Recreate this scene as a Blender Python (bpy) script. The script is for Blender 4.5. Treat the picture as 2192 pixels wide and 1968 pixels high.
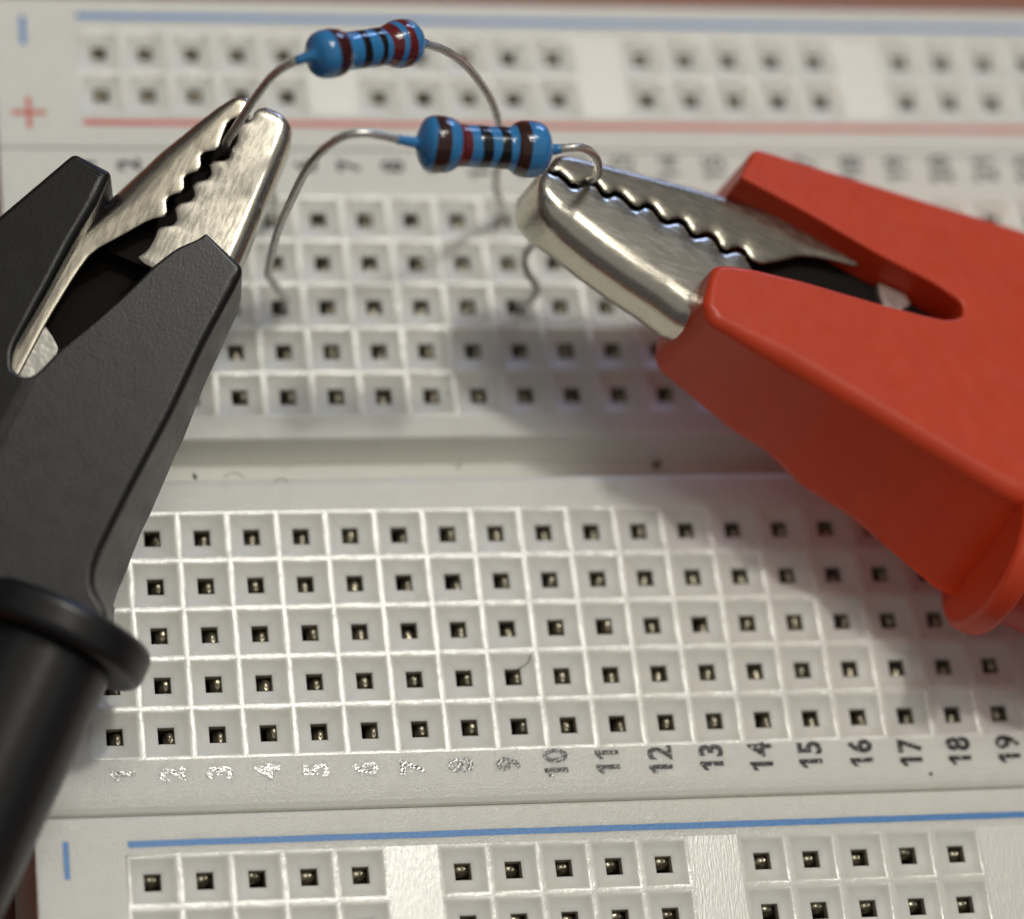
import bpy, bmesh, math, random
from mathutils import Vector, Matrix
from mathutils.geometry import tessellate_polygon
random.seed(7)
for o in list(bpy.data.objects): bpy.data.objects.remove(o)
sc = bpy.context.scene
C = sc.collection
# One Blender unit is one millimetre here. Board: x along the numbered columns, y across, z up, top face at z = 0.
# ---------------------------------------------------------------- camera
cam = bpy.data.cameras.new('camera'); camo = bpy.data.objects.new('camera', cam); C.objects.link(camo)
cr = Vector((0.98245924, -0.0793963, 0.16873073))
cu = Vector((-0.00815335, 0.88567726, 0.46422981))
cb = Vector((-0.1862991, -0.45746259, 0.86949446))
cp = Vector((-23.898, -46.3934, 151.9907))
camo.matrix_world = Matrix(((cr.x, cu.x, cb.x, cp.x), (cr.y, cu.y, cb.y, cp.y), (cr.z, cu.z, cb.z, cp.z), (0, 0, 0, 1)))
cam.sensor_fit = 'HORIZONTAL'; cam.sensor_width = 36.0
cam.lens = 36.0 * 6974.34 / 2192
cam.shift_x = (1096 - 505.97) / 2192
cam.shift_y = (263.51 - 984) / 2192
cam.clip_start = 1.0; cam.clip_end = 5000.0
cam.dof.use_dof = True
cam.dof.focus_distance = 159.3
cam.dof.aperture_fstop = cam.lens * 1e-3 / 6.3       # a 6.3 mm wide pupil, as a phone's main lens has
cam.dof.aperture_blades = 0
sc.camera = camo
# ---------------------------------------------------------------- world, lamps, exposure
w = bpy.data.worlds.new('World'); sc.world = w; w.use_nodes = True
bg = w.node_tree.nodes['Background']
bg.inputs['Color'].default_value = (0.93, 0.89, 0.90, 1); bg.inputs['Strength'].default_value = 0.065
def lamp(name, loc, target, power, size, col, size_y=None):
    l = bpy.data.lights.new(name, 'AREA'); l.energy = power; l.color = col
    l.shape = 'DISK' if size_y is None else 'RECTANGLE'; l.size = size
    if size_y is not None: l.size_y = size_y
    o = bpy.data.objects.new(name, l); C.objects.link(o); o.location = loc
    o.rotation_euler = (Vector(target) - Vector(loc)).to_track_quat('-Z', 'Y').to_euler()
    return o
TGT = Vector((16, 12, 0))
LD = Vector((0.190, 0.300, 0.930)).normalized()
LC = TGT + LD * 1000
side = LD.cross(Vector((0, 1, 0))).normalized(); fwd = side.cross(LD)
for a, b, pw, sz in ((0, 0, 1.60e6, 70), (-150, 90, .56e6, 190), (150, 110, .56e6, 190), (10, -190, .56e6, 190)):     # the bulbs of the ceiling lamp
    lamp('ceiling_bulb', LC + side * a + fwd * b, TGT, pw, sz, (1.0, 0.970, 0.870))
lamp('ceiling_bounce', (TGT.x, TGT.y, 1500), TGT, 0.60e7, 3600, (1.0, 0.955, 0.89), 3600)      # lamplit ceiling
lamp('window_light', (520, 900, 230), (16, 20, 8), 1.1e6, 260, (0.42, 0.58, 1.0), 180)
sc.view_settings.view_transform = 'Standard'; sc.view_settings.look = 'None'
sc.view_settings.exposure = 0.30; sc.view_settings.gamma = 1.0
sc.render.engine = 'CYCLES'
sc.cycles.max_bounces = 8; sc.cycles.diffuse_bounces = 6; sc.cycles.glossy_bounces = 5
sc.cycles.caustics_reflective = False; sc.cycles.sample_clamp_indirect = 6.0
sc.cycles.use_denoising = True

# ---------------------------------------------------------------- materials
def mat(name, base, rough=0.5, metal=0.0, spec=0.5, sss=0.0, sss_r=(1, 0.9, 0.75), sss_scale=0.5, coat=0.0,
        bump=(), var=None, rough_var=None, aniso=0.0):
    """bump: (scale, strength, distance, stretch xyz) layers; var: (scale, dark factor, stretch)."""
    m = bpy.data.materials.new(name); m.use_nodes = True
    nt = m.node_tree; b = nt.nodes['Principled BSDF']
    b.inputs['Base Color'].default_value = (*base, 1)
    b.inputs['Roughness'].default_value = rough; b.inputs['Metallic'].default_value = metal
    b.inputs['Specular IOR Level'].default_value = spec
    b.inputs['Coat Weight'].default_value = coat; b.inputs['Coat Roughness'].default_value = 0.06
    b.inputs['Anisotropic'].default_value = aniso
    if sss:
        b.inputs['Subsurface Weight'].default_value = sss
        b.inputs['Subsurface Radius'].default_value = sss_r
        b.inputs['Subsurface Scale'].default_value = sss_scale
    tc = nt.nodes.new('ShaderNodeTexCoord')
    def noise(scale, stretch, detail=2.0):
        mp = nt.nodes.new('ShaderNodeMapping'); mp.inputs['Scale'].default_value = stretch
        nt.links.new(tc.outputs['Object'], mp.inputs['Vector'])
        n = nt.nodes.new('ShaderNodeTexNoise'); n.inputs['Scale'].default_value = scale; n.inputs['Detail'].default_value = detail
        nt.links.new(mp.outputs[0], n.inputs['Vector']); return n
    prev = None
    for s, st, dist, stretch in bump:
        n = noise(s, stretch)
        bp = nt.nodes.new('ShaderNodeBump'); bp.inputs['Strength'].default_value = st; bp.inputs['Distance'].default_value = dist
        nt.links.new(n.outputs['Fac'], bp.inputs['Height'])
        if prev: nt.links.new(prev.outputs[0], bp.inputs['Normal'])
        prev = bp
    if prev: nt.links.new(prev.outputs[0], b.inputs['Normal'])
    if var:
        s, k, stretch = var
        n = noise(s, stretch, 4.0)
        r = nt.nodes.new('ShaderNodeValToRGB')
        r.color_ramp.elements[0].position = 0.3; r.color_ramp.elements[1].position = 0.7
        r.color_ramp.elements[0].color = (*[c * k for c in base], 1); r.color_ramp.elements[1].color = (*base, 1)
        nt.links.new(n.outputs['Fac'], r.inputs[0]); nt.links.new(r.outputs[0], b.inputs['Base Color'])
    if rough_var:
        s, lo, hi, stretch = rough_var
        n = noise(s, stretch, 3.0)
        mr = nt.nodes.new('ShaderNodeMapRange'); mr.inputs[1].default_value = 0.3; mr.inputs[2].default_value = 0.7
        mr.inputs[3].default_value = lo; mr.inputs[4].default_value = hi
        nt.links.new(n.outputs['Fac'], mr.inputs[0]); nt.links.new(mr.outputs[0], b.inputs['Roughness'])
    return m
ONE = (1, 1, 1)
PL = (0.85, 0.845, 0.79)
M = {}
M['frosted'] = mat('white_plastic_frosted', PL, 0.17, sss=0.8, sss_scale=0.55, spec=0.32, bump=((9, 1.0, 0.038, ONE), (2.5, 0.06, 0.03, ONE)), var=(1.3, 0.965, ONE))
M['ridge'] = mat('white_plastic_ridge', PL, 0.19, sss=0.8, sss_scale=0.55, spec=0.54, bump=((0.9, 0.5, 0.06, (1, 1, 1)), (9, 0.45, 0.016, ONE)), var=(1.6, 0.96, ONE))
M['block'] = mat('white_plastic_scratched', PL, 0.25, sss=0.8, sss_scale=0.55, spec=1.0, bump=((3.5, 0.3, 0.03, (3.2, 0.45, 1)), (10, 0.35, 0.012, (1, 0.4, 1))), var=(1.6, 0.96, ONE))
M['smooth'] = mat('white_plastic_smooth', PL, 0.42, sss=0.8, sss_scale=0.55, bump=((2.0, 0.12, 0.03, ONE),), var=(2.2, 0.96, ONE))
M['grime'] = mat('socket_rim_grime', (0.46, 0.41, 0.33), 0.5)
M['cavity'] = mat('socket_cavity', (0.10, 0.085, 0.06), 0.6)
M['contact'] = mat('contact_metal', (0.50, 0.455, 0.34), 0.34, metal=0.9, bump=((3.4, 0.9, 0.14, ONE), (9, 0.3, 0.03, ONE)))
M['steel'] = mat('nickel_plate', (0.70, 0.66, 0.56), 0.2, metal=1.0, bump=((7, 0.06, 0.008, (0.4, 1.5, 1.5)), (0.8, 0.05, 0.03, ONE)), rough_var=(2.5, 0.19, 0.31, (0.4, 2, 2)))
M['dull_steel'] = mat('nickel_plate_worn', (0.66, 0.62, 0.53), 0.34, metal=1.0, bump=((6, 0.22, 0.014, (0.5, 1.4, 1.4)), (0.9, 0.06, 0.03, ONE)), rough_var=(3, 0.2, 0.34, (0.5, 2, 2)))
M['tarnished'] = mat('nickel_plate_tarnished', (0.46, 0.42, 0.345), 0.26, metal=1.0, bump=((7, 0.08, 0.01, (0.4, 1.5, 1.5)), (0.8, 0.05, 0.03, ONE)), rough_var=(2.5, 0.20, 0.32, (0.4, 2, 2)))
M['wire'] = mat('tinned_wire', (0.70, 0.69, 0.66), 0.33, metal=0.75, bump=((7, 0.25, 0.02, ONE),), rough_var=(2.5, 0.2, 0.45, ONE))
M['gap_shade'] = mat('painted_gap_shade', (0.012, 0.009, 0.007), 0.75, metal=0.0, spec=0.15)  # near-black colour standing in for shade inside jaws and slots
M['tab'] = mat('bright_tab', (0.80, 0.77, 0.70), 0.25, metal=0.8, bump=((1.2, 0.4, 0.12, ONE),))
M['red'] = mat('red_soft_plastic', (0.70, 0.062, 0.015), 0.42, spec=0.55, sss=0.15, sss_r=(1, 0.12, 0.06), sss_scale=0.6,
               bump=((7.5, 0.30, 0.02, ONE), (1.1, 0.08, 0.06, ONE)), var=(0.5, 0.93, ONE), rough_var=(0.9, 0.36, 0.48, ONE))
M['black'] = mat('black_soft_plastic', (0.008, 0.008, 0.009), 0.34, spec=0.55,
                 bump=((8, 0.42, 0.020, (0.8, 1.1, 1)), (1.1, 0.08, 0.06, ONE)), rough_var=(1.1, 0.31, 0.38, ONE))
M['sleeve_black'] = mat('black_cable_sleeve', (0.012, 0.012, 0.013), 0.30, spec=0.6, bump=((3.0, 0.30, 0.04, (0.4, 1.5, 1.5)),))
M['sleeve_red'] = mat('red_cable_sleeve', (0.50, 0.035, 0.02), 0.4, bump=((3.0, 0.2, 0.05, ONE),))
M['res_blue'] = mat('resistor_blue_lacquer', (0.040, 0.26, 0.60), 0.16, spec=0.5, coat=0.6, sss=0.0, bump=((1.3, 0.10, 0.08, ONE),), var=(1.2, 0.9, ONE))
M['band_brown'] = mat('band_brown', (0.050, 0.015, 0.009), 0.16, coat=0.5, bump=((1.5, 0.12, 0.08, ONE),), var=(3, 0.75, ONE))
M['band_maroon'] = mat('band_maroon', (0.060, 0.009, 0.009), 0.16, coat=0.5, bump=((1.5, 0.12, 0.08, ONE),), var=(3, 0.7, ONE))
M['band_black'] = mat('band_black', (0.004, 0.004, 0.005), 0.16, coat=0.5, bump=((1.5, 0.12, 0.08, ONE),))
M['band_red'] = mat('band_red', (0.165, 0.012, 0.015), 0.16, coat=0.5, bump=((1.5, 0.12, 0.08, ONE),), var=(3, 0.75, ONE))
M['blue_ink'] = mat('blue_print', (0.045, 0.28, 0.74), 0.40, bump=((5.5, 0.5, 0.03, ONE),), var=(4.5, 0.72, (1.2, 1.2, 1)))
M['red_ink'] = mat('red_print', (0.78, 0.15, 0.11), 0.40, bump=((5.5, 0.5, 0.03, ONE),), var=(4.5, 0.85, ONE))
M['lint'] = mat('lint', (0.03, 0.028, 0.026), 0.8)
M['hair'] = mat('hair_fibre', (0.10, 0.085, 0.06), 0.6)
# worn black ink of the numerals: the print is broken where it rubbed off the grained plastic
mk = mat('black_ink', (0.018, 0.018, 0.018), 0.13, spec=0.45, bump=((7.5, 0.30, 0.025, ONE),)); M['ink'] = mk
nt = mk.node_tree; outn = nt.nodes['Material Output']; pb = nt.nodes['Principled BSDF']
geo = nt.nodes.new('ShaderNodeNewGeometry'); n = nt.nodes.new('ShaderNodeTexNoise'); n.inputs['Scale'].default_value = 5.0; n.inputs['Detail'].default_value = 3
nt.links.new(geo.outputs['Position'], n.inputs['Vector'])
for q in nt.nodes:
    if q.type == 'MAPPING': nt.links.new(geo.outputs['Position'], q.inputs['Vector'])
rp = nt.nodes.new('ShaderNodeValToRGB'); rp.color_ramp.elements[0].position = 0.35; rp.color_ramp.elements[1].position = 0.43
nt.links.new(n.outputs['Fac'], rp.inputs[0])
tr = nt.nodes.new('ShaderNodeBsdfTransparent'); mx = nt.nodes.new('ShaderNodeMixShader')
nt.links.new(rp.outputs[0], mx.inputs[0]); nt.links.new(tr.outputs[0], mx.inputs[1]); nt.links.new(pb.outputs[0], mx.inputs[2]); nt.links.new(mx.outputs[0], outn.inputs[0])
# wood of the table
mw = mat('table_wood', (0.30, 0.115, 0.055), 0.38, bump=((0.5, 0.2, 0.2, (0.12, 1, 1)),)); M['wood'] = mw
nt = mw.node_tree; pb = nt.nodes['Principled BSDF']
tc = nt.nodes.new('ShaderNodeTexCoord'); mp = nt.nodes.new('ShaderNodeMapping'); mp.inputs['Scale'].default_value = (0.012, 0.16, 0.1)
nt.links.new(tc.outputs['Object'], mp.inputs['Vector'])
n = nt.nodes.new('ShaderNodeTexNoise'); n.inputs['Scale'].default_value = 1.0; n.inputs['Detail'].default_value = 6; n.inputs['Distortion'].default_value = 1.2
nt.links.new(mp.outputs[0], n.inputs['Vector'])
rp = nt.nodes.new('ShaderNodeValToRGB'); rp.color_ramp.elements[0].position = 0.32; rp.color_ramp.elements[1].position = 0.68
rp.color_ramp.elements[0].color = (0.17, 0.045, 0.026, 1); rp.color_ramp.elements[1].color = (0.34, 0.115, 0.06, 1)
nt.links.new(n.outputs['Fac'], rp.inputs[0]); nt.links.new(rp.outputs[0], pb.inputs['Base Color'])

# ---------------------------------------------------------------- helpers
def link(name, me, parent=None, mats=(), smooth=False):
    o = bpy.data.objects.new(name, me); C.objects.link(o)
    if parent is not None: o.parent = parent
    for m in mats: me.materials.append(m)
    if smooth:
        for p in me.polygons: p.use_smooth = True
    return o
def mesh(name, V, F, MI=None):
    me = bpy.data.meshes.new(name); me.from_pydata(V, [], F); me.update()
    if MI: me.polygons.foreach_set('material_index', MI)
    return me
def thing(name, label, cat, loc=(0, 0, 0), group=None, matrix=None):
    o = bpy.data.objects.new(name, None); C.objects.link(o); o.empty_display_size = 2
    if matrix is not None: o.matrix_world = matrix
    else: o.location = loc
    o['label'] = label; o['category'] = cat
    if group: o['group'] = group
    return o
def tag(o, label, cat, group=None):
    o['label'] = label; o['category'] = cat
    if group: o['group'] = group
    return o
def catmull(P, k=8):
    P = [Vector(p) for p in P]; out = []
    for i in range(len(P) - 1):
        p0 = P[max(i - 1, 0)]; p1 = P[i]; p2 = P[i + 1]; p3 = P[min(i + 2, len(P) - 1)]
        for j in range(k):
            t = j / k
            out.append(0.5 * ((2 * p1) + (p2 - p0) * t + (2 * p0 - 5 * p1 + 4 * p2 - p3) * t * t + (3 * p1 - p0 - 3 * p2 + p3) * t ** 3))
    out.append(P[-1]); return out
def tube(path, r, n=12, jitter=0.0):
    """path of Vectors, r number or list: V, F of a capped tube."""
    V = []; F = []; up = None
    for i, p in enumerate(path):
        d = (path[min(i + 1, len(path) - 1)] - path[max(i - 1, 0)]).normalized()
        if up is None: up = d.orthogonal().normalized()
        up = (up - d * up.dot(d)).normalized(); s = d.cross(up)
        rr = (r[i] if hasattr(r, '__len__') else r) * (1 + random.uniform(-jitter, jitter))
        for k in range(n):
            a = 2 * math.pi * k / n; V.append(p + (up * math.cos(a) + s * math.sin(a)) * rr)
    for i in range(len(path) - 1):
        for k in range(n):
            F.append((i * n + k, i * n + (k + 1) % n, (i + 1) * n + (k + 1) % n, (i + 1) * n + k))
    F.append(tuple(reversed(range(n)))); F.append(tuple(range((len(path) - 1) * n, len(path) * n)))
    return [tuple(v) for v in V], F
def lathe(prof, n=40, cap=True):
    """prof: (x, r) along the local x axis."""
    V = []; F = []
    for x, r in prof:
        for k in range(n):
            a = 2 * math.pi * k / n; V.append((x, r * math.cos(a), r * math.sin(a)))
    for i in range(len(prof) - 1):
        for k in range(n):
            F.append((i * n + k, (i + 1) * n + k, (i + 1) * n + (k + 1) % n, i * n + (k + 1) % n))
    if cap:
        F.append(tuple(range(n))); F.append(tuple(reversed(range((len(prof) - 1) * n, len(prof) * n))))
    return V, F

# ---------------------------------------------------------------- tabletop
P = 2.54
ZT = -9.3
me = mesh('tabletop', [(-700, -500, ZT), (900, -500, ZT), (900, 900, ZT), (-700, 900, ZT), (-700, -500, ZT - 25), (900, -500, ZT - 25), (900, 900, ZT - 25), (-700, 900, ZT - 25)],
          [(0, 1, 2, 3), (7, 6, 5, 4), (0, 4, 5, 1), (1, 5, 6, 2), (2, 6, 7, 3), (3, 7, 4, 0)])
o = link('tabletop', me, None, [M['wood']]); o['kind'] = 'structure'

# ---------------------------------------------------------------- breadboard
board = thing('breadboard', 'white solderless breadboard with numbered socket columns lying on the wooden table', 'breadboard', (0, 0, ZT))
BZ = -ZT                                            # parts are given in board coordinates, lifted by the root's height
class Sheet:
    def __init__(s): s.V = []; s.F = []; s.M = []
    def quad(s, a, b, c, d, m):
        i = len(s.V); s.V += [a, b, c, d]; s.F.append((i, i + 1, i + 2, i + 3)); s.M.append(m)
    def rect(s, x0, x1, y0, y1, z, m): s.quad((x0, y0, z), (x1, y0, z), (x1, y1, z), (x0, y1, z), m)
    def rings(s, cx, cy, rings, mats, floor_mat):
        i0 = len(s.V)
        for hx, hy, z in rings:
            s.V += [(cx - hx, cy - hy, z), (cx + hx, cy - hy, z), (cx + hx, cy + hy, z), (cx - hx, cy + hy, z)]
        for r in range(len(rings) - 1):
            for k in range(4):
                a = i0 + r * 4 + k; b = i0 + r * 4 + (k + 1) % 4
                s.F.append((a, b, b + 4, a + 4)); s.M.append(mats[r])
        e = i0 + (len(rings) - 1) * 4
        s.F.append((e, e + 1, e + 2, e + 3)); s.M.append(floor_mat)
    def cell(s, cx, cy, hw=1.03):
        jx = random.uniform(-.012, .012); h = 0.40
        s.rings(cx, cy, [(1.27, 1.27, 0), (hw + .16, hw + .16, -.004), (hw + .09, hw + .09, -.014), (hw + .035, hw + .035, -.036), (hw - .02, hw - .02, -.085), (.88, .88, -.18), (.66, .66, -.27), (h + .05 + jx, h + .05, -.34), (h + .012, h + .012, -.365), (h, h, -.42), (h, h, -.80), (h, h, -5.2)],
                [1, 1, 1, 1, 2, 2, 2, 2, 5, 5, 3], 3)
    def object(s, name, mats, parent):
        me = mesh(name, s.V, s.F, s.M)
        bm = bmesh.new(); bm.from_mesh(me); bmesh.ops.remove_doubles(bm, verts=bm.verts, dist=1e-4)
        bmesh.ops.recalc_face_normals(bm, faces=bm.faces); 
        for f in bm.faces: f.smooth = f.material_index in (1, 2) and len(f.verts) == 4 and f.calc_area() < 4
        bm.to_mesh(me); bm.free()
        o = link(name, me, parent, mats); o.location.z = BZ
        return o
PM = [M['frosted'], M['ridge'], M['smooth'], M['cavity'], M['block'], M['grime']]
def yz_strip(s, x0, x1, prof, m):
    for (y0, z0, mm), (y1, z1, _) in zip(prof, prof[1:]):
        s.quad((x0, y0, z0), (x1, y0, z0), (x1, y1, z1), (x0, y1, z1), m if mm is None else mm)
X0, X1 = -4.2, 161.6
cx0, cx1 = -1.27, 62 * P + 1.27
s = Sheet()
lo = [(-3.88, -8.9, 2), (-3.88, -.34, 0), (-3.80, -.16, 0), (-3.55, -.065, 0), (-3.2, -.02, 0), (-2.85, 0, 0), (-1.27, 0, 0)]
yz_strip(s, X0, X1, lo, 0)
s.rect(X0, cx0, -1.27, 11.43, 0, 0); s.rect(cx1, X1, -1.27, 11.43, 0, 0)
mid = [(11.43, 0, 0), (12.80, 0, 0), (12.90, -.02, 0), (13.10, -.10, 0), (13.19, -.22, 2), (13.40, -1.9, 0), (14.63, -1.9, 2), (15.30, -.12, 2), (15.36, -.03, 0), (15.43, 0, 0), (16.51, 0, 0)]
yz_strip(s, X0, X1, mid, 0)
s.rect(X0, cx0, 16.51, 29.21, 0, 0); s.rect(cx1, X1, 16.51, 29.21, 0, 0)
hi = [(29.21, 0, 0), (31.6, 0, 0), (31.88, -.02, 0), (31.98, -.08, 0), (32.0, -.2, 2), (32.0, -8.9, 2)]
yz_strip(s, X0, X1, hi, 0)
for x in (X0, X1):                                   # end faces
    pr = [p for p in lo if p[1] > -9] + mid + hi
    i = len(s.V); s.V += [(x, y, z) for y, z, _ in pr]; s.F.append(tuple(range(i, len(s.V)))); s.M.append(2)
rows = [k * P for k in range(5)] + [7 * P + k * P for k in range(5)]
for c in range(63):
    for y in rows: s.cell(c * P, y)
strip = s.object('terminal_strip', PM, board)
def rail(ybase, y0, y1, xs, b=.12):
    s = Sheet()
    r0, r1 = ybase, ybase + P
    yz_strip(s, X0, X1, [(y0, -8.9, 2), (y0, -b * 2.4, 0), (y0 + b * .5, -b * .6, 0), (y0 + b * 1.6, 0, 0), (r0 - 1.27, 0, 0)], 0)
    yz_strip(s, X0, X1, [(r1 + 1.27, 0, 0), (y1 - b * 1.6, 0, 0), (y1 - b * .5, -b * .6, 0), (y1, -b * 2.4, 2), (y1, -8.9, 2)], 0)
    slots = [k for k in range(59)]
    s.rect(X0, xs - 1.27, r0 - 1.27, r1 + 1.27, 0, 0); s.rect(xs + 58 * P + 1.27, X1, r0 - 1.27, r1 + 1.27, 0, 0)
    for k in slots:
        if k % 6 == 5:
            for r in (r0, r1):
                cx = xs + k * P
                s.rect(cx - 1.27, cx + 1.27, r - 1.27, r + 1.27, 0, 4)
        else:
            s.cell(xs + k * P, r0, 1.01); s.cell(xs + k * P, r1, 1.01)
    for x in (X0, X1):
        pr = [(y0, -8.9), (y0, -b * 2.4), (y0 + b * .5, -b * .6), (y0 + b * 1.6, 0), (y1 - b * 1.6, 0), (y1 - b * .5, -b * .6), (y1, -b * 2.4), (y1, -8.9)]
        i = len(s.V); s.V += [(x, y, z) for y, z in pr]; s.F.append(tuple(range(i, len(s.V)))); s.M.append(2)
    return s.object('power_rail', PM, board)
XB, XT = 1.38, 1.49
rail_b = rail(-9.70, -13.15, -3.95, XB)
rail_t = rail(35.36, 32.02, 41.16, XT, .06)
rail_b['label'] = 'power rail along the near edge of the board'; rail_t['label'] = 'power rail along the far edge of the board'
# spring contacts in the sockets: two leaves bulging towards each other
def contact_geo():
    V = []; F = []
    # right leaf: a domed tongue just below the plastic; left leaf: deeper, facing it
    N = 6
    for i in range(N + 1):
        for q in range(N + 1):
            x = .47 - .62 * i / N; y = -.40 + .80 * q / N
            dx = (x - .20) / .42; dy = (y - .04) / .42
            V.append((x, y, -.60 - (.30 if dx > 0 else .60) * dx * dx - .20 * dy * dy))
    for i in range(N):
        for q in range(N):
            a = i * (N + 1) + q; F.append((a, a + N + 1, a + N + 2, a + 1))
    i0 = len(V)
    prof = [(.46, -1.0), (.41, -1.1), (.36, -1.25), (.30, -1.5), (.22, -1.8), (.15, -2.1), (.2, -2.8), (.36, -3.6)]
    for x, z in prof:
        for q in (-1, -.5, .5, 1): V.append((-x, q * .385, z - .1 * q * q))
    for r in range(len(prof) - 1):
        for q in range(3):
            a = i0 + r * 4 + q; F.append((a, a + 1, a + 5, a + 4))
    return V, F
cV, cF = contact_geo()
c_me = mesh('contact', cV, cF); c_me.materials.append(M['contact'])
for p in c_me.polygons: p.use_smooth = True
NC = 20
occupied = {(4, rows[7]): 1}
def put_contact(parent, x, y, rz):
    o = bpy.data.objects.new('contact', c_me); C.objects.link(o); o.parent = parent
    o.location = (x + random.uniform(-.07, .05), y + random.uniform(-.03, .03), random.uniform(-.20, .02)); o.rotation_euler = (random.uniform(-.15, .15), random.uniform(-.15, .15), rz + random.uniform(-.2, .2))
far = {}
for c in range(63):
    for y in rows:
        if c < NC: put_contact(strip, c * P, y, 0)
        else: far.setdefault(strip, []).append((c * P, y, 0))
for rl, xs, yb in ((rail_b, XB, -9.70), (rail_t, XT, 35.36)):
    for k in range(59):
        if k % 6 == 5: continue
        for y in (yb, yb + P):
            if k < 23: put_contact(rl, xs + k * P, y, math.pi / 2)
            else: far.setdefault(rl, []).append((xs + k * P, y, 1))
for par, L in far.items():
    V = []; F = []
    for x, y, t in L:
        i = len(V); V += [((-b if t else a) + x, (a if t else b) + y, z) for a, b, z in cV]; F += [tuple(i + k for k in f) for f in cF]
    o = link('contact_row', mesh('contact_row', V, F), par, [M['contact']], True); o['kind'] = 'stuff'
# printed stripes and signs
def print_quad(name, x0, x1, y0, y1, m, parent, z=.006, wob=0.0):
    nseg = max(2, int((x1 - x0) / 1.2)) if x1 - x0 > 3 else 2
    V = []; F = []
    for i in range(nseg + 1):
        x = x0 + (x1 - x0) * i / nseg
        V += [(x, y0 + random.uniform(-wob, wob), z), (x, y1 + random.uniform(-wob, wob), z)]
    for i in range(nseg): F.append((2 * i, 2 * i + 2, 2 * i + 3, 2 * i + 1))
    return link(name, mesh(name, V, F), parent, [m])
print_quad('blue_stripe', .25, 157.3, -5.52, -5.21, M['blue_ink'], rail_b, wob=.012)
print_quad('red_stripe', .25, 157.3, -12.05, -11.69, M['red_ink'], rail_b, wob=.012)
print_quad('minus_sign', -2.87, -2.61, -6.95, -5.14, M['blue_ink'], rail_b)
print_quad('blue_stripe', .36, 157.4, 39.88, 40.20, M['blue_ink'], rail_t, wob=.012)
print_quad('red_stripe', .38, 157.4, 33.38, 33.72, M['red_ink'], rail_t, wob=.012)
print_quad('minus_sign', -2.73, -2.45, 38.24, 39.97, M['blue_ink'], rail_t)
def plus(cx, cy, parent):
    a, b, z = .92, .13, .006
    pts = [(b, b), (b, a), (-b, a), (-b, b), (-a, b), (-a, -b), (-b, -b), (-b, -a), (b, -a), (b, -b), (a, -b), (a, b)]
    V = [(cx + x, cy + y, z) for x, y in pts]
    return link('plus_sign', mesh('plus_sign', V, [(0, 1, 2, 3), (3, 4, 5, 6), (6, 7, 8, 9), (9, 10, 11, 0), (0, 3, 6, 9)]), parent, [M['red_ink']])
plus(-2.50, 34.10, rail_t); plus(-2.62, -10.9, rail_b)
# printed column numbers, read from the left end of the board
ONE_V = [(.17, 0), (.33, 0), (.33, .72), (.21, .72), (.02, .585), (.02, .45), (.17, .545)]
def glyph(ch):
    if ch == '1': return [Vector((x, y, 0)) for x, y in ONE_V], [(0, 1, 2, 3, 6), (3, 4, 5, 6)], .40
    cu_ = bpy.data.curves.new('t', 'FONT'); cu_.body = ch; cu_.size = 1.0; cu_.offset = 0.032; cu_.resolution_u = 3
    ob = bpy.data.objects.new('t', cu_); C.objects.link(ob)
    dg = bpy.context.evaluated_depsgraph_get(); dg.update()
    m = bpy.data.meshes.new_from_object(ob.evaluated_get(dg))
    V = [v.co.copy() for v in m.vertices]; F = [tuple(p.vertices) for p in m.polygons]
    bpy.data.objects.remove(ob); bpy.data.meshes.remove(m); bpy.data.curves.remove(cu_)
    x0 = min(v.x for v in V); wd = max(v.x for v in V) - x0
    return [Vector((v.x - x0, v.y, 0)) for v in V], F, wd
GL = {}
def glyphs(txt):
    """Digits turned a quarter left: reading direction is +y, tops point to -x."""
    out = []; F = []; x = 0
    for ch in txt:
        if ch not in GL: GL[ch] = glyph(ch)
        V_, F_, wd = GL[ch]; i = len(out)
        out += [(v.x + x, v.y) for v in V_]; F += [tuple(i + k for k in f) for f in F_]; x += wd + .10
    k = 1.24 / .73; kx = k * .86; mid_ = (x - .10) / 2
    return [(-(b - .36) * k, (a - mid_) * kx, 0) for a, b in out], F
LX = [.26, 2.62, 4.95, 7.32, 9.73, 12.18, 14.55, 16.98, 19.40, 21.83, 24.52, 27.22, 29.90, 32.49, 35.08, 37.76, 40.38, 43.00, 45.67, 48.25, 50.86]
fV = []; fF = []
for c in range(63):
    V, F = glyphs(str(c + 1))
    x = LX[c] if c < len(LX) else c * P + .05
    for y in (-1.99, 31.03):
        if c < 22:
            o = link('numeral', mesh('numeral', V, F), strip, [M['ink']]); o.location = (x + random.uniform(-.02, .02), y + random.uniform(-.02, .02), .008)
        else:
            i = len(fV); fV += [(a + x, b + y, .008) for a, b, _ in V]; fF += [tuple(i + k for k in f) for f in F]
o = link('numeral_row', mesh('numeral_row', fV, fF), strip, [M['ink']]); o['kind'] = 'stuff'

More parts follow.
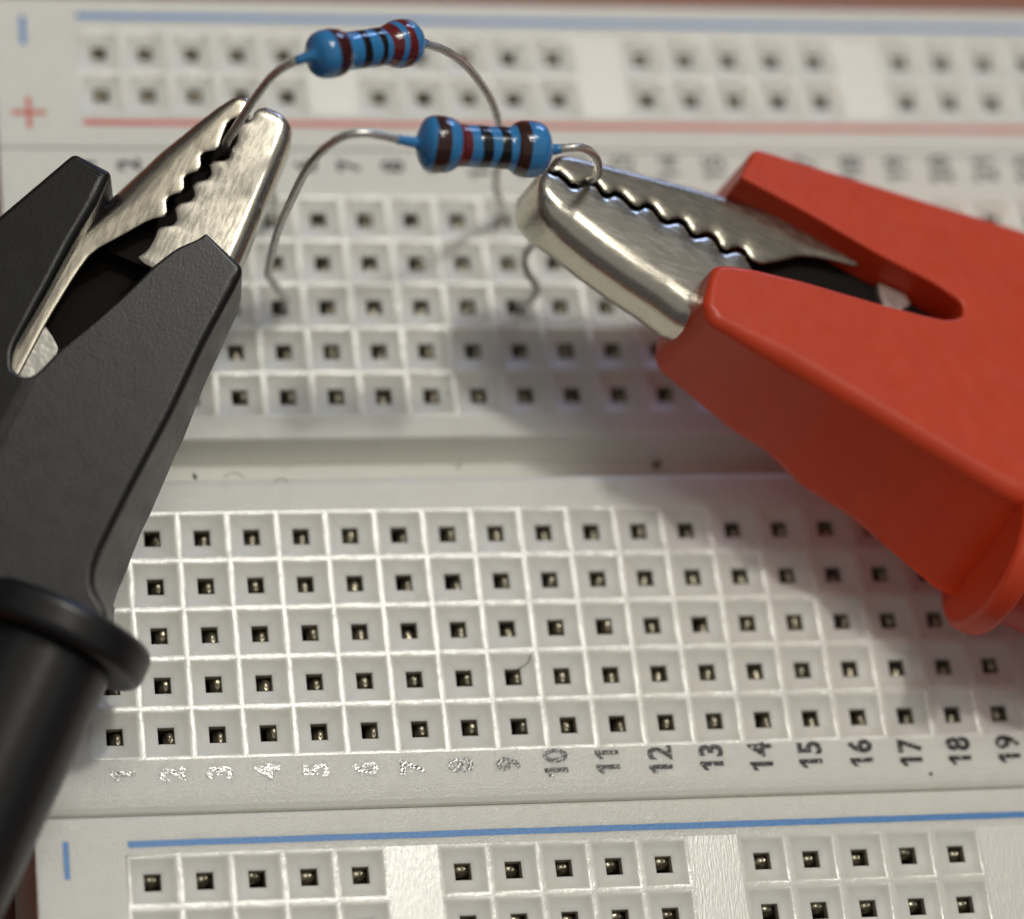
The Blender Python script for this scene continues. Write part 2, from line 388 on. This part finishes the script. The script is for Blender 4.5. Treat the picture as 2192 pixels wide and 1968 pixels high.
# ---------------------------------------------------------------- resistors
BODY = [(-3.62, .21), (-3.55, .26), (-3.44, .36), (-3.36, .52), (-3.28, .74), (-3.16, .94), (-2.98, 1.08), (-2.75, 1.155), (-2.45, 1.18), (-2.1, 1.175), (-1.80, 1.13), (-1.58, 1.04),
        (-1.38, .965), (-1.15, .935), (-.6, .925), (0, .922), (.6, .925), (1.15, .935), (1.38, .965), (1.58, 1.04), (1.80, 1.13), (2.1, 1.175), (2.45, 1.18), (2.75, 1.155), (2.98, 1.08), (3.16, .94), (3.28, .74), (3.36, .52), (3.44, .36), (3.55, .26), (3.62, .21)]
def resistor(label, A, B, bands, leads, fat=1.0):
    A = Vector(A); B = Vector(B); mid_ = (A + B) / 2; d = (B - A).normalized()
    zax = Vector((0, 0, 1)); yax = zax.cross(d).normalized(); zz = d.cross(yax)
    mtx = Matrix(((d.x, yax.x, zz.x, mid_.x), (d.y, yax.y, zz.y, mid_.y), (d.z, yax.z, zz.z, mid_.z), (0, 0, 0, 1)))
    t = thing('resistor', label, 'resistor', matrix=mtx, group='blue axial resistors plugged into the breadboard')
    Lk = (B - A).length / 7.2
    prof = [(x * Lk, r * (1 + (fat - 1) * min(1, max(0, (r - .3) / .4)) * (1 if r > 1 else .55))) for x, r in BODY]
    br = lambda x: next((ra + (rb - ra) * (x * Lk - a) / (b - a) for (a, ra), (b, rb) in zip(prof, prof[1:]) if a <= x * Lk <= b), .2)
    # finer rings for smoothness
    V, F = lathe(prof, 48); o = link('body', mesh('body', V, F), t, [M['res_blue']], True)
    for x0, x1, m, wob in bands:
        n = 48; V = []; F = []; k = 7
        for i in range(k + 1):
            for q in range(n):
                a = 2 * math.pi * q / n
                e0 = wob * math.sin(a * 2 + x0 * 9) + wob * .5 * math.sin(a * 3 + 1 + x0); e1 = wob * math.sin(a * 2 + 2 + x1 * 5)
                x = x0 + e0 + (x1 + e1 - x0 - e0) * i / k
                r = br(x) + (.012 if 0 < i < k else -.006)
                V.append((x * Lk, r * math.cos(a), r * math.sin(a)))
        for i in range(k):
            for q in range(n): F.append((i * n + q, (i + 1) * n + q, (i + 1) * n + (q + 1) % n, i * n + (q + 1) % n))
        link('colour_band', mesh('colour_band', V, F), t, [M[m]], True)
    inv = mtx.inverted()
    for pts, coll in leads:
        path = [inv @ p for p in catmull(pts, 8)]
        V, F = tube(path, .215, 12, .03); link('lead', mesh('lead', V, F), t, [M['wire']], True)
        # lacquer drawn out along the first stretch of the lead
        L = 0; pp = [path[0]]; 
        for a, b in zip(path, path[1:]):
            L += (b - a).length; pp.append(b)
            if L > coll: break
        V, F = tube(pp, [.30 - .075 * (i / max(1, len(pp) - 1)) for i in range(len(pp))], 12, .05); link('lacquer_collar', mesh('lacquer_collar', V, F), t, [M['res_blue']], True)
    return t
r2A, r2B = (13.22, 22.86, 18.49), (20.24, 22.86, 17.80)
r2d = (Vector(r2B) - Vector(r2A)).normalized()
resistor('blue resistor banded brown, red, black, black, brown, gripped beside the red clip', r2A, r2B,
         [(-2.86, -2.10, 'band_brown', .05), (-1.56, -.92, 'band_red', .05), (-.44, .16, 'band_black', .05), (.54, 1.14, 'band_black', .05), (1.45, 2.08, 'band_brown', .04)],
         [([Vector(r2A) + r2d * .2, Vector((12.4, 22.86, 18.80)), Vector((11.46, 22.86, 19.20)), Vector((10.56, 22.86, 19.45)), Vector((9.70, 22.86, 19.12)), Vector((8.96, 22.86, 17.69)), Vector((8.54, 22.86, 15.4)), Vector((8.42, 22.86, 12.12)), Vector((8.37, 22.86, 9.28)), Vector((8.55, 22.86, 6.37)), Vector((8.75, 22.86, 4.1)), Vector((8.95, 22.86, 3.4)), Vector((9.57, 22.86, 2.12)), Vector((10.25, 22.86, .75)), Vector((10.42, 22.86, .25)), Vector((10.28, 22.86, -.72)), Vector((10.2, 22.86, -2.6))], 1.15),
          ([Vector(r2B) - r2d * .2, Vector((20.95, 22.82, 18.15)), Vector((21.5, 22.9, 18.05)), Vector((22.2, 23.05, 17.4)), Vector((22.95, 23.3, 16.1)), Vector((23.45, 23.5, 14.6)), Vector((23.78, 23.75, 13.3)), Vector((23.84, 24.1, 12.3)), Vector((23.8, 24.27, 11.6)), Vector((23.45, 24.1, 10.3)), Vector((22.75, 23.7, 8.2)), Vector((22.15, 23.28, 6.3)), Vector((21.97, 22.98, 5.4)), Vector((22.49, 22.86, 3.95)), Vector((23.19, 22.86, 2.7)), Vector((23.57, 22.86, 1.76)), Vector((23.55, 22.86, .6)), Vector((23.1, 22.86, -.4)), Vector((22.9, 22.86, -2.4))], .5)], fat=1.16)
r1A, r1B = (8.10, 26.5, 20.25), (14.17, 28.5, 18.30)
r1d = (Vector(r1B) - Vector(r1A)).normalized()
resistor('blue resistor banded maroon, black, black, red, red, arching over the far power rail', r1A, r1B,
         [(-2.52, -1.55, 'band_maroon', .06), (-.72, -.17, 'band_black', .06), (.36, .84, 'band_black', .05), (1.02, 1.70, 'band_red', .06), (1.94, 2.54, 'band_red', .05)],
         [([Vector(r1A) + r1d * .2, Vector((7.32, 26.42, 19.72)), Vector((6.68, 26.38, 18.55)), Vector((6.26, 26.33, 16.8)), Vector((5.96, 26.3, 14.9)), Vector((5.70, 26.25, 13.15)), Vector((5.60, 26.3, 11.4)), Vector((6.4, 26.7, 8.5)), Vector((8.4, 27.5, 5.2)), Vector((9.7, 27.9, 2.8)), Vector((10.05, 27.94, .3)), Vector((10.1, 27.94, -2.4))], .7),
          ([Vector(r1B) - r1d * .2, Vector((15.59, 28.5, 17.41)), Vector((17.01, 28.5, 15.91)), Vector((18.35, 28.4, 13.92)), Vector((19.28, 28.3, 12.2)), Vector((20.05, 28.2, 10.21)), Vector((20.75, 28.1, 7.6)), Vector((21.15, 28.0, 5.2)), Vector((21.61, 28.0, 3.32)), Vector((22.4, 27.94, 1.22)), Vector((22.72, 27.94, -.4)), Vector((22.8, 27.94, -2.4))], .5)])

# ---------------------------------------------------------------- alligator clips
def lerp_tab(T, x):
    if x <= T[0][0]: return T[0][1]
    for (a, fa), (b, fb) in zip(T, T[1:]):
        if x <= b: return fa + (fb - fa) * (x - a) / (b - a)
    return T[-1][1]
def dense(poly, step):
    out = [poly[0]]
    for a, b in zip(poly, poly[1:]):
        L = math.hypot(b[0] - a[0], b[1] - a[1]); k = max(1, int(L / step))
        for i in range(1, k + 1): out.append((a[0] + (b[0] - a[0]) * i / k, a[1] + (b[1] - a[1]) * i / k))
    return out
def chaikin(poly, it=1, q=.25):
    for _ in range(it):
        o_ = [poly[0]]
        for a, b in zip(poly, poly[1:]):
            o_ += [(a[0] + (b[0] - a[0]) * q, a[1] + (b[1] - a[1]) * q), (a[0] + (b[0] - a[0]) * (1 - q), a[1] + (b[1] - a[1]) * (1 - q))]
        o_.append(poly[-1]); poly = o_
    return poly
def jaw(parent, teeth, outer, sgn, w0, w1, r, m, label=None, curl=.12, nose=.55, thick=.30, rim=1):
    """Pressed sheet channel: toothed top plate, rounded back, bottom plate. teeth: (u, v) monotonic in u; outer: table u -> v."""
    tl = dense(chaikin(teeth, 1, .2), .14)
    tl = [p for i, p in enumerate(tl) if i == 0 or p[0] > tl[i - 1][0] + 1e-5]
    u0 = tl[0][0]
    V = []; F = []; K = None
    for u, vt in tl:
        vo = lerp_tab(outer, u)
        near = [q[1] for q in tl if abs(q[0] - u) < .8]; vm = sum(near) / len(near)
        if sgn * (vo - vt) < .04: vo = vt + sgn * .04
        rr = min(r, abs(vo - vt) * .62, max(.12, abs(vo - vm) * .5))
        x = min(1.0, (u - u0) / nose); dip = .5 * (1 - math.sqrt(max(0, 1 - (1 - x) ** 2)))
        a0, a1 = w0 - dip, w1 + dip
        sec = [(vt, a0 - curl), (vt + sgn * min(.10, abs(vo - vt) * .15), a0 - curl * .35), (vt + sgn * min(.26, abs(vo - vt) * .3), a0)]
        ve = vo - sgn * rr; vs = sec[-1][0]
        for k in (1, 2, 3): sec.append((vs + (ve - vs) * k / 3, a0))
        for k in range(1, 9):
            t = math.pi / 2 * k / 8; sec.append((ve + sgn * rr * math.sin(t), a0 - rr * (1 - math.cos(t))))
        sec.append((vo, (a0 + a1) / 2))
        for k in range(0, 7):
            t = math.pi / 2 * k / 6; sec.append((ve + sgn * rr * math.cos(t), a1 + rr * (1 - math.sin(t))))
        sec.append((vt, a1))
        K = len(sec)
        V += [(u, v, w_) for v, w_ in sec]
    n = len(tl)
    for i in range(n - 1):
        for k in range(K - 1):
            f = (i * K + k, (i + 1) * K + k, (i + 1) * K + k + 1, i * K + k + 1)
            F.append(f if sgn > 0 else tuple(reversed(f)))
    me = mesh('jaw', V, F)
    o = link('jaw', me, parent, [m, M['gap_shade']], True)  # second slot: inner faces of the sheet coloured as shade
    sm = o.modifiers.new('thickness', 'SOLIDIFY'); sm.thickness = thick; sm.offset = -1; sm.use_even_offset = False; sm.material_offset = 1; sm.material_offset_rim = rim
    vg = o.vertex_groups.new(name='sheet')
    for i in range(n): vg.add(list(range(i * K, i * K + K)), max(.12, min(1, (tl[i][0] - u0) / .9)), 'REPLACE')
    sm.vertex_group = 'sheet'
    if label: o['label'] = label
    return o
def round_poly(pts):
    """pts: (u, v, corner radius, rim radius, dv_bottom) closed; returns dense list (u, v, rim, dv)."""
    out = []; n = len(pts)
    for i in range(n):
        p = pts[i]; a = pts[i - 1]; b = pts[(i + 1) % n]
        P0 = Vector(p[:2]); da = Vector(a[:2]) - P0; db = Vector(b[:2]) - P0
        c = min(p[2], da.length * .48, db.length * .48)
        if c < .02: out.append((p[0], p[1], p[3], p[4])); continue
        A_ = P0 + da.normalized() * c; B_ = P0 + db.normalized() * c
        for k in range(6):
            t = k / 5; q = A_ * (1 - t) ** 2 + P0 * 2 * t * (1 - t) + B_ * t * t
            out.append((q.x, q.y, p[3], p[4]))
    res = []
    for i in range(len(out)):
        a = out[i]; b = out[(i + 1) % len(out)]
        L = math.hypot(b[0] - a[0], b[1] - a[1])
        if L < 1e-4: continue
        k = max(1, int(L / .7))
        for j in range(k):
            t = j / k; res.append(tuple(a[q] + (b[q] - a[q]) * t for q in range(4)))
    return res
def boot(parent, pts, thick, m, name='boot', top=None):
    """Moulded sheath: outline extruded from w = 0 down to -thick(u), rims rounded; the bottom outline is shifted by dv."""
    R_ = round_poly(pts); n = len(R_)
    area = sum(R_[i][0] * R_[(i + 1) % n][1] - R_[(i + 1) % n][0] * R_[i][1] for i in range(n))
    if area < 0: R_.reverse()
    nor = []
    for i in range(n):
        a = R_[i - 1]; b = R_[i]; c = R_[(i + 1) % n]
        e1 = Vector((b[0] - a[0], b[1] - a[1])).normalized(); e2 = Vector((c[0] - b[0], c[1] - b[1])).normalized()
        n1 = Vector((e1.y, -e1.x)); n2 = Vector((e2.y, -e2.x)); nn = (n1 + n2)
        nn = nn.normalized() if nn.length > 1e-4 else n1
        nor.append(nn / max(.6, nn.dot(n1)))
    bm = bmesh.new(); rings = []
    tz = top or (lambda u, v: 0.0)
    NB = 6
    def ring(fn): rings.append([bm.verts.new(fn(i)) for i in range(n)])
    for k in range(NB + 1):
        t = math.pi / 2 * k / NB
        def rim(i):
            d = R_[i][2] * (1 - math.sin(t)); x, y = R_[i][0] - nor[i].x * d, R_[i][1] - nor[i].y * d
            return (x, y, tz(x, y) - R_[i][2] * (1 - math.cos(t)))
        ring(rim)
    for k in (1, 2, 3):
        ring(lambda i: (R_[i][0], R_[i][1] + R_[i][3] * k / 3 * .9, tz(R_[i][0], R_[i][1]) * (1 - k / 3) - R_[i][2] + (-(thick(R_[i][0]) - .5) + R_[i][2]) * k / 3))
    for k in (1, 2, 3):
        t = math.pi / 2 * k / 3
        ring(lambda i: (R_[i][0] - nor[i].x * .5 * (1 - math.cos(t)), R_[i][1] + R_[i][3] - nor[i].y * .5 * (1 - math.cos(t)), -thick(R_[i][0]) + .5 - .5 * math.sin(t)))
    for a, b in zip(rings, rings[1:]):
        for i in range(n): bm.faces.new((a[i], b[i], b[(i + 1) % n], a[(i + 1) % n]))
    for rg in (rings[0], rings[-1]):
        for t in tessellate_polygon([[Vector((q.co.x, q.co.y, 0)) for q in rg]]):
            try: bm.faces.new([rg[i] for i in t])
            except ValueError: pass
    bmesh.ops.recalc_face_normals(bm, faces=bm.faces)
    me = bpy.data.meshes.new(name); bm.to_mesh(me); bm.free()
    o = link(name, me, parent, [m], True)
    wn = o.modifiers.new('normals', 'WEIGHTED_NORMAL'); wn.weight = 100; wn.keep_sharp = True
    return o
def frame(P0, a, n):
    n = Vector(n).normalized(); a = Vector(a); a = (a - n * a.dot(n)).normalized(); v = n.cross(a); p = Vector(P0)
    return Matrix(((a.x, v.x, n.x, p.x), (a.y, v.y, n.y, p.y), (a.z, v.z, n.z, p.z), (0, 0, 0, 1)))
def disc_part(parent, name, u0, u1, cv, cw, rv, rw, m, rim=.45, rot=0):
    prof = [(0, .02)] ; n = 56; V = []; F = []
    L = u1 - u0
    secs = [(0, 1 - rim / rv)] + [(rim * (1 - math.cos(t)), 1 - rim / rv * (1 - math.sin(t))) for t in (math.pi / 8, math.pi / 4, 3 * math.pi / 8, math.pi / 2)]
    full = secs + [(L - a, b) for a, b in reversed(secs)]
    for du, f in full:
        for k in range(n):
            t = 2 * math.pi * k / n
            V.append((u0 + du, cv + rv * f * math.cos(t), cw + rw * f * math.sin(t)))
    for i in range(len(full) - 1):
        for k in range(n): F.append((i * n + k, (i + 1) * n + k, (i + 1) * n + (k + 1) % n, i * n + (k + 1) % n))
    F.append(tuple(range(n))); F.append(tuple(reversed(range((len(full) - 1) * n, len(full) * n))))
    o = link(name, mesh(name, V, F), parent, [m], True)
    wn = o.modifiers.new('normals', 'WEIGHTED_NORMAL'); wn.weight = 100
    return o
def plate(parent, name, pts, w0, w1, m):
    n = len(pts); V = [(u, v, w0) for u, v in pts] + [(u, v, w1) for u, v in pts]
    F = [tuple(range(n)), tuple(reversed(range(n, 2 * n)))] + [(i, i + n, (i + 1) % n + n, (i + 1) % n) for i in range(n)]
    me = mesh(name, V, F); bm = bmesh.new(); bm.from_mesh(me); bmesh.ops.recalc_face_normals(bm, faces=bm.faces); bm.to_mesh(me); bm.free()
    return link(name, me, parent, [m])

# red clip: local u runs from the jaw tips to the cable, v towards the lever, w out of the side that faces up
RF = frame((23.57, 23.60, 13.29), (0.922, -0.374, -0.152), (0.197, 0.090, 0.976))
red = thing('alligator_clip', 'red insulated alligator clip with shiny toothed jaws biting a resistor lead', 'test clip', matrix=RF, group='insulated alligator clips')
jaw(red, [(-1.95, .62), (-1.69, .50), (-1.35, .68), (-.44, .22), (.45, 1.18), (1.27, .53), (1.87, 1.16), (2.95, .57), (3.62, 1.32), (4.57, .57), (5.47, 1.26), (6.21, .51), (7.19, 1.23), (7.92, .37), (8.84, 1.15), (9.45, .56), (10.1, .60), (11.1, 1.35), (11.98, 2.13), (13.11, 2.63), (15.2, 3.1)],
    [(-1.95, .80), (-1.85, 1.30), (-1.65, 1.72), (-1.2, 2.05), (-.4, 2.28), (.59, 2.50), (5.49, 3.55), (7.32, 3.88), (11, 4.5), (15.2, 5.1)], 1, -1.22, -4.9, .60, M['tarnished'], curl=.12)
jaw(red, [(-2.3, .42), (-1.69, .28), (-1.35, .38), (-.46, -.08), (.40, .90), (1.25, .23), (1.82, .86), (2.93, .27), (3.56, 1.02), (4.55, .27), (5.41, .96), (6.19, .21), (7.13, .93), (7.90, .07), (8.78, .85), (9.5, .25), (10.0, -.5), (11.5, -1.0), (15.2, -1.1)],
    [(-2.3, .25), (-2.25, -.35), (-2.12, -.95), (-1.85, -1.45), (-1.42, -1.86), (-.9, -2.17), (-.2, -2.46), (1.8, -3.14), (3.62, -3.62), (5.39, -3.98), (6.6, -4.35), (15.2, -4.5)], -1, -1.25, -4.75, 1.45, M['steel'], curl=.10)
thickR = lambda u: 6.0 + max(0, u - 7) * .04
boot(red, [(8.06, 6.53, .4, .35, -.2), (13, 7.42, 0, .45, -.2), (18.5, 8.36, 0, .5, -.2), (23.2, 9.17, .8, .5, -.2), (29, 10.0, 1.5, .6, -.2), (33, 9, 1.5, .6, 0), (33.5, 2, 1, .6, 0), (31, -3, 1.5, .6, -.8), (27, -7.1, 1.0, .8, -2.3), (25.0, -7.45, .8, .9, -2.4),
           (17.69, -6.34, 1.5, .9, -1.45), (13.05, -5.65, 1.0, .9, -.75), (7.55, -5.08, .7, .6, .15), (7.02, -4.2, .3, .45, .1), (7.05, -2.72, .3, .35, 0), (7.15, -1.62, .55, .45, 0),
           (8.3, -1.12, .3, .45, 0), (9.44, -.80, .4, .4, 0), (12.2, -.23, .5, .3, 0), (15.89, .38, .5, .25, 0), (18.37, .88, .5, .22, 0), (19.95, 1.27, .4, .2, 0), (20.78, 1.9, .35, .2, 0), (20.62, 2.75, .35, .2, 0),
           (19.0, 3.14, .5, .16, -.35), (15.59, 3.35, .5, .16, -.7), (11.3, 3.92, .5, .16, -1.1), (7.58, 4.22, .25, .2, -.9)], thickR, M['red'])
plate(red, 'slot_shade', [(9.3, -1.6), (9.6, 2.8), (13, 3.8), (21, 3.8), (21.4, 1.0), (16, -.4), (11, -1.4)], -2.1, -2.5, M['gap_shade'])  # added black sheet, painted shade of the hollow slot
plate(red, 'jaw_gap_shade', [(-1.2, .9), (-1.2, -.6), (9.6, -1.0), (9.6, 2.2)], -3.1, -3.4, M['gap_shade'])  # added black sheet, so the gap between the teeth looks shaded
plate(red, 'spring_tab', [(16.6, 2.95), (16.75, 2.35), (17.05, 1.75), (17.4, 1.5), (17.9, 1.7), (18.5, 2.5), (18.2, 3.0)], -1.6, -2.0, M['tab'])
disc_part(red, 'flange', 25.4, 26.8, -8.1, -4.0, 4.25, 4.15, M['red'], .45)
disc_part(red, 'cable_sleeve', 26.1, 52, -7.8, -4.0, 3.3, 3.3, M['sleeve_red'], .5)
def cable(parent, m, pts, r=1.6):
    V, F = tube(catmull(pts, 8), r, 18); return link('cable', mesh('cable', V, F), parent, [m], True)
RI = RF.inverted()
e = RF @ Vector((51.5, -7.8, -4.0)); dr = (RF.to_3x3() @ Vector((1, 0, 0)))
cable(red, M['sleeve_red'], [RI @ p for p in (e - dr * 4, e + dr * 6, Vector((e.x + 22, e.y - 9, ZT + 2.2)), Vector((e.x + 60, e.y - 30, ZT + 1.7)), Vector((e.x + 130, e.y - 40, ZT + 1.7)))])

# black clip (mirrored about: its lever lies to -v)
KF = frame((5.46, 26.20, 12.60), (-0.444, -0.873, -0.154), (-0.146, -0.105, 0.984))
blk = thing('alligator_clip', 'black insulated alligator clip with worn metal jaws holding a resistor lead', 'test clip', matrix=KF, group='insulated alligator clips')
up_teeth = [(-2.95, .10), (-2.3, .05), (-1.75, .10), (-1.30, -.42), (-.37, -.36), (.36, -.26), (.87, -.99), (1.68, -.60), (2.29, -1.27), (3.05, -.90), (3.68, -1.61), (4.57, -1.14), (5.11, -1.88), (6.3, -2.7), (7.72, -3.74), (9.02, -4.0), (12, -4.3), (15, -4.4)]
lo_teeth = [(u, v - (.26 if u < 7.3 else 0)) for u, v in [(-2.82, 1.27), (-2.3, 0.82), (-1.75, 0.84), (-1.2, 0.27), (-0.45, 0.64), (0.1, 0.52), (0.62, 0.64), (1.12, -0.2), (1.85, 0.24), (2.5, -0.52), (3.22, -0.06), (3.9, -0.86), (4.75, -0.34), (5.3, -1.12), (5.9, -1.06), (6.6, -1.13), (7.25, -1.5), (7.45, 0.2), (12, 0.4), (15, 0.4)]]
jaw(blk, up_teeth, [(-2.95, -.14), (-2.85, -.45), (-2.5, -.82), (-1.83, -1.28), (-.6, -1.96), (1.34, -2.95), (3.91, -4.02), (9, -5.9), (15, -7.0)], -1, -1.25, -4.4, 1.5, M['tarnished'], curl=.04, thick=.50, rim=0)
jaw(blk, lo_teeth, [(-2.82, 1.3), (-2.80, 1.8), (-2.65, 2.25), (-2.3, 2.60), (-1.7, 2.78), (.5, 2.89), (4.3, 3.0), (15, 3.1)], 1, -1.2, -4.45, .75, M['dull_steel'], curl=.06)
thickK = lambda u: 5.0 + max(0, u - 5) * .11
boot(blk, [(3.74, -6.57, .3, .25, 0), (3.90, -4.42, .35, .55, .2), (5.6, -4.40, .4, .55, .5), (7.96, -4.66, .5, .5, .6), (10.86, -4.80, .5, .45, .5), (13.94, -5.02, .4, .35, .3), (14.95, -4.75, .35, .25, .1), (15.25, -4.2, .3, .2, 0), (15.10, -3.72, .25, .2, 0), (14.69, -3.46, .3, .2, 0),
           (13.11, -2.94, .4, .18, 0), (11.38, -2.12, .4, .18, 0), (9.51, -1.34, .4, .18, 0), (7.47, -.60, .4, .18, 0), (6.2, .05, .35, .18, 0), (5.4, .78, .2, .15, 0), (4.95, 1.02, .1, .14, 0), (5.78, 3.42, .42, .3, .1),
           (6.85, 3.42, .3, .4, .2), (10.12, 3.22, .5, .42, .35), (13.84, 3.2, .5, .42, .5), (17.92, 2.98, .5, .45, .7), (21.60, 2.86, .8, .45, .9), (22.9, 3.1, .6, .4, 1.0), (23.9, 4.3, .4, .3, 1.2), (24.6, 4.6, .2, .2, 1.0), (24.6, 0, .2, .2, 0), (25.0, -6, 1, .4, 0), (25.5, -12, 2, .5, 0), (21, -14.0, 2, .5, 0), (14, -11.2, 1, .4, 0), (8.06, -8.54, .5, .3, 0)], thickK, M['black'], top=lambda u, v: -.12 * max(0, -4.0 - v) - .05 * max(0, v + 3.6))
plate(blk, 'slot_shade', [(5.2, -2.0), (7.4, -4.2), (15.2, -5.2), (15.4, -3.2), (12, -1.6), (8, .2), (6.2, .3)], -3.6, -4.0, M['gap_shade'])  # added dark floor in place of the slot's deep shade
plate(blk, 'jaw_gap_shade', [(-2.0, 1.3), (-2.2, .3), (-.5, -1.0), (3, -2.2), (7, -3.4), (7, .8), (2, 1.4)], -2.6, -2.9, M['gap_shade'])  # added dark sheet, shade between the jaws put in as colour
plate(blk, 'spring_tab', [(12.1, -4.3), (12.45, -3.75), (12.85, -3.3), (13.5, -3.2), (14.95, -3.7), (15.1, -4.4), (14.4, -5.0)], -1.5, -2.2, M['tab'])
disc_part(blk, 'flange', 24.2, 26.1, 2.1, -3.55, 4.75, 4.5, M['black'], .55)
disc_part(blk, 'cable_sleeve', 25.8, 66, 2.1, -3.55, 3.3, 3.3, M['sleeve_black'], .5)
KI = KF.inverted()
e = KF @ Vector((65.5, 2.1, -3.55)); dk = (KF.to_3x3() @ Vector((1, 0, 0)))
cable(blk, M['sleeve_black'], [KI @ p for p in (e - dk * 4, e + dk * 6, Vector((e.x - 10, e.y - 20, ZT + 1.9)), Vector((e.x - 40, e.y - 50, ZT + 1.7)), Vector((e.x - 60, e.y - 110, ZT + 1.7)))])

# ---------------------------------------------------------------- crumbs and fibres on the board
def crumb(label, x, y, z, sx, sy, rot):
    bm = bmesh.new(); bmesh.ops.create_icosphere(bm, subdivisions=2, radius=1)
    for v in bm.verts:
        k = 1 + random.uniform(-.32, .32); v.co = Vector((v.co.x * sx * k, v.co.y * sy * k, v.co.z * min(sx, sy) * .8 * k))
    me = bpy.data.meshes.new('crumb'); bm.to_mesh(me); bm.free()
    o = link('crumb', me, None, [M['lint']]); o.location = (x, y, z); o.rotation_euler.z = rot
    return tag(o, label, 'crumb', 'dark crumbs on the breadboard')
crumb('tiny black crumb at the left end of the central groove beside the black clip', 4.95, 13.45, -.28, .10, .16, .3)
crumb('black crumb lying in the central groove near the red clip', 29.95, 14.38, -1.80, .27, .13, .1)
crumb('tiny black crumb in the socket just right of the black flange', 2.32, 5.98, -.30, .10, .09, 0)
crumb('small dark crumb above the sixth socket of the row under the groove', 12.72, 10.75, -.38, .13, .07, .1)
crumb('small grey crumb on the flat strip below the printed 17', 41.29, -3.14, .03, .09, .07, 0)
crumb('dark crumb in the central groove about a third along, near its lower edge', 19.2, 14.45, -1.82, .07, .07, 0)
crumb('tiny dark crumb beside the foot of the left lead of the near resistor', 9.35, 23.05, -.22, .05, .11, .2)
def fibre(label, pts):
    V, F = tube(catmull(pts, 6), .022, 6); o = link('fibre', mesh('fibre', V, F), None, [M['hair']], True)
    return tag(o, label, 'fibre', 'lint fibres on the breadboard')
fibre('thin curled fibre at the left end of the near groove edge', [(6.4, 13.30, -.2), (6.7, 13.52, -.2), (7.1, 13.56, -.2), (7.45, 13.32, -.2)])
fibre('small arched fibre on the near groove edge above the fifth column', [(9.0, 12.98, .0), (9.2, 13.2, -.12), (9.5, 13.2, -.12), (9.65, 12.96, .0)])
fibre('curled fibre beside a socket of the row just above the groove', [(18.25, 17.45, -.35), (18.5, 17.4, -.30), (18.75, 17.75, -.2), (18.5, 17.95, -.2)])
fibre('wavy fibre above a socket in the second row from the printed numbers', [(20.6, 2.95, -.3), (20.95, 3.1, -.25), (21.2, 3.3, -.12), (21.25, 3.6, -.06)])
fibre('short dark fibre standing between two sockets of the third row under the groove', [(17.55, 8.75, -.2), (17.7, 8.95, -.15), (17.78, 9.2, -.1)])
fibre('small bent fibre above a socket in the middle row of the far block', [(17.9, 23.9, -.25), (18.1, 24.1, -.2), (18.15, 24.4, -.12)])
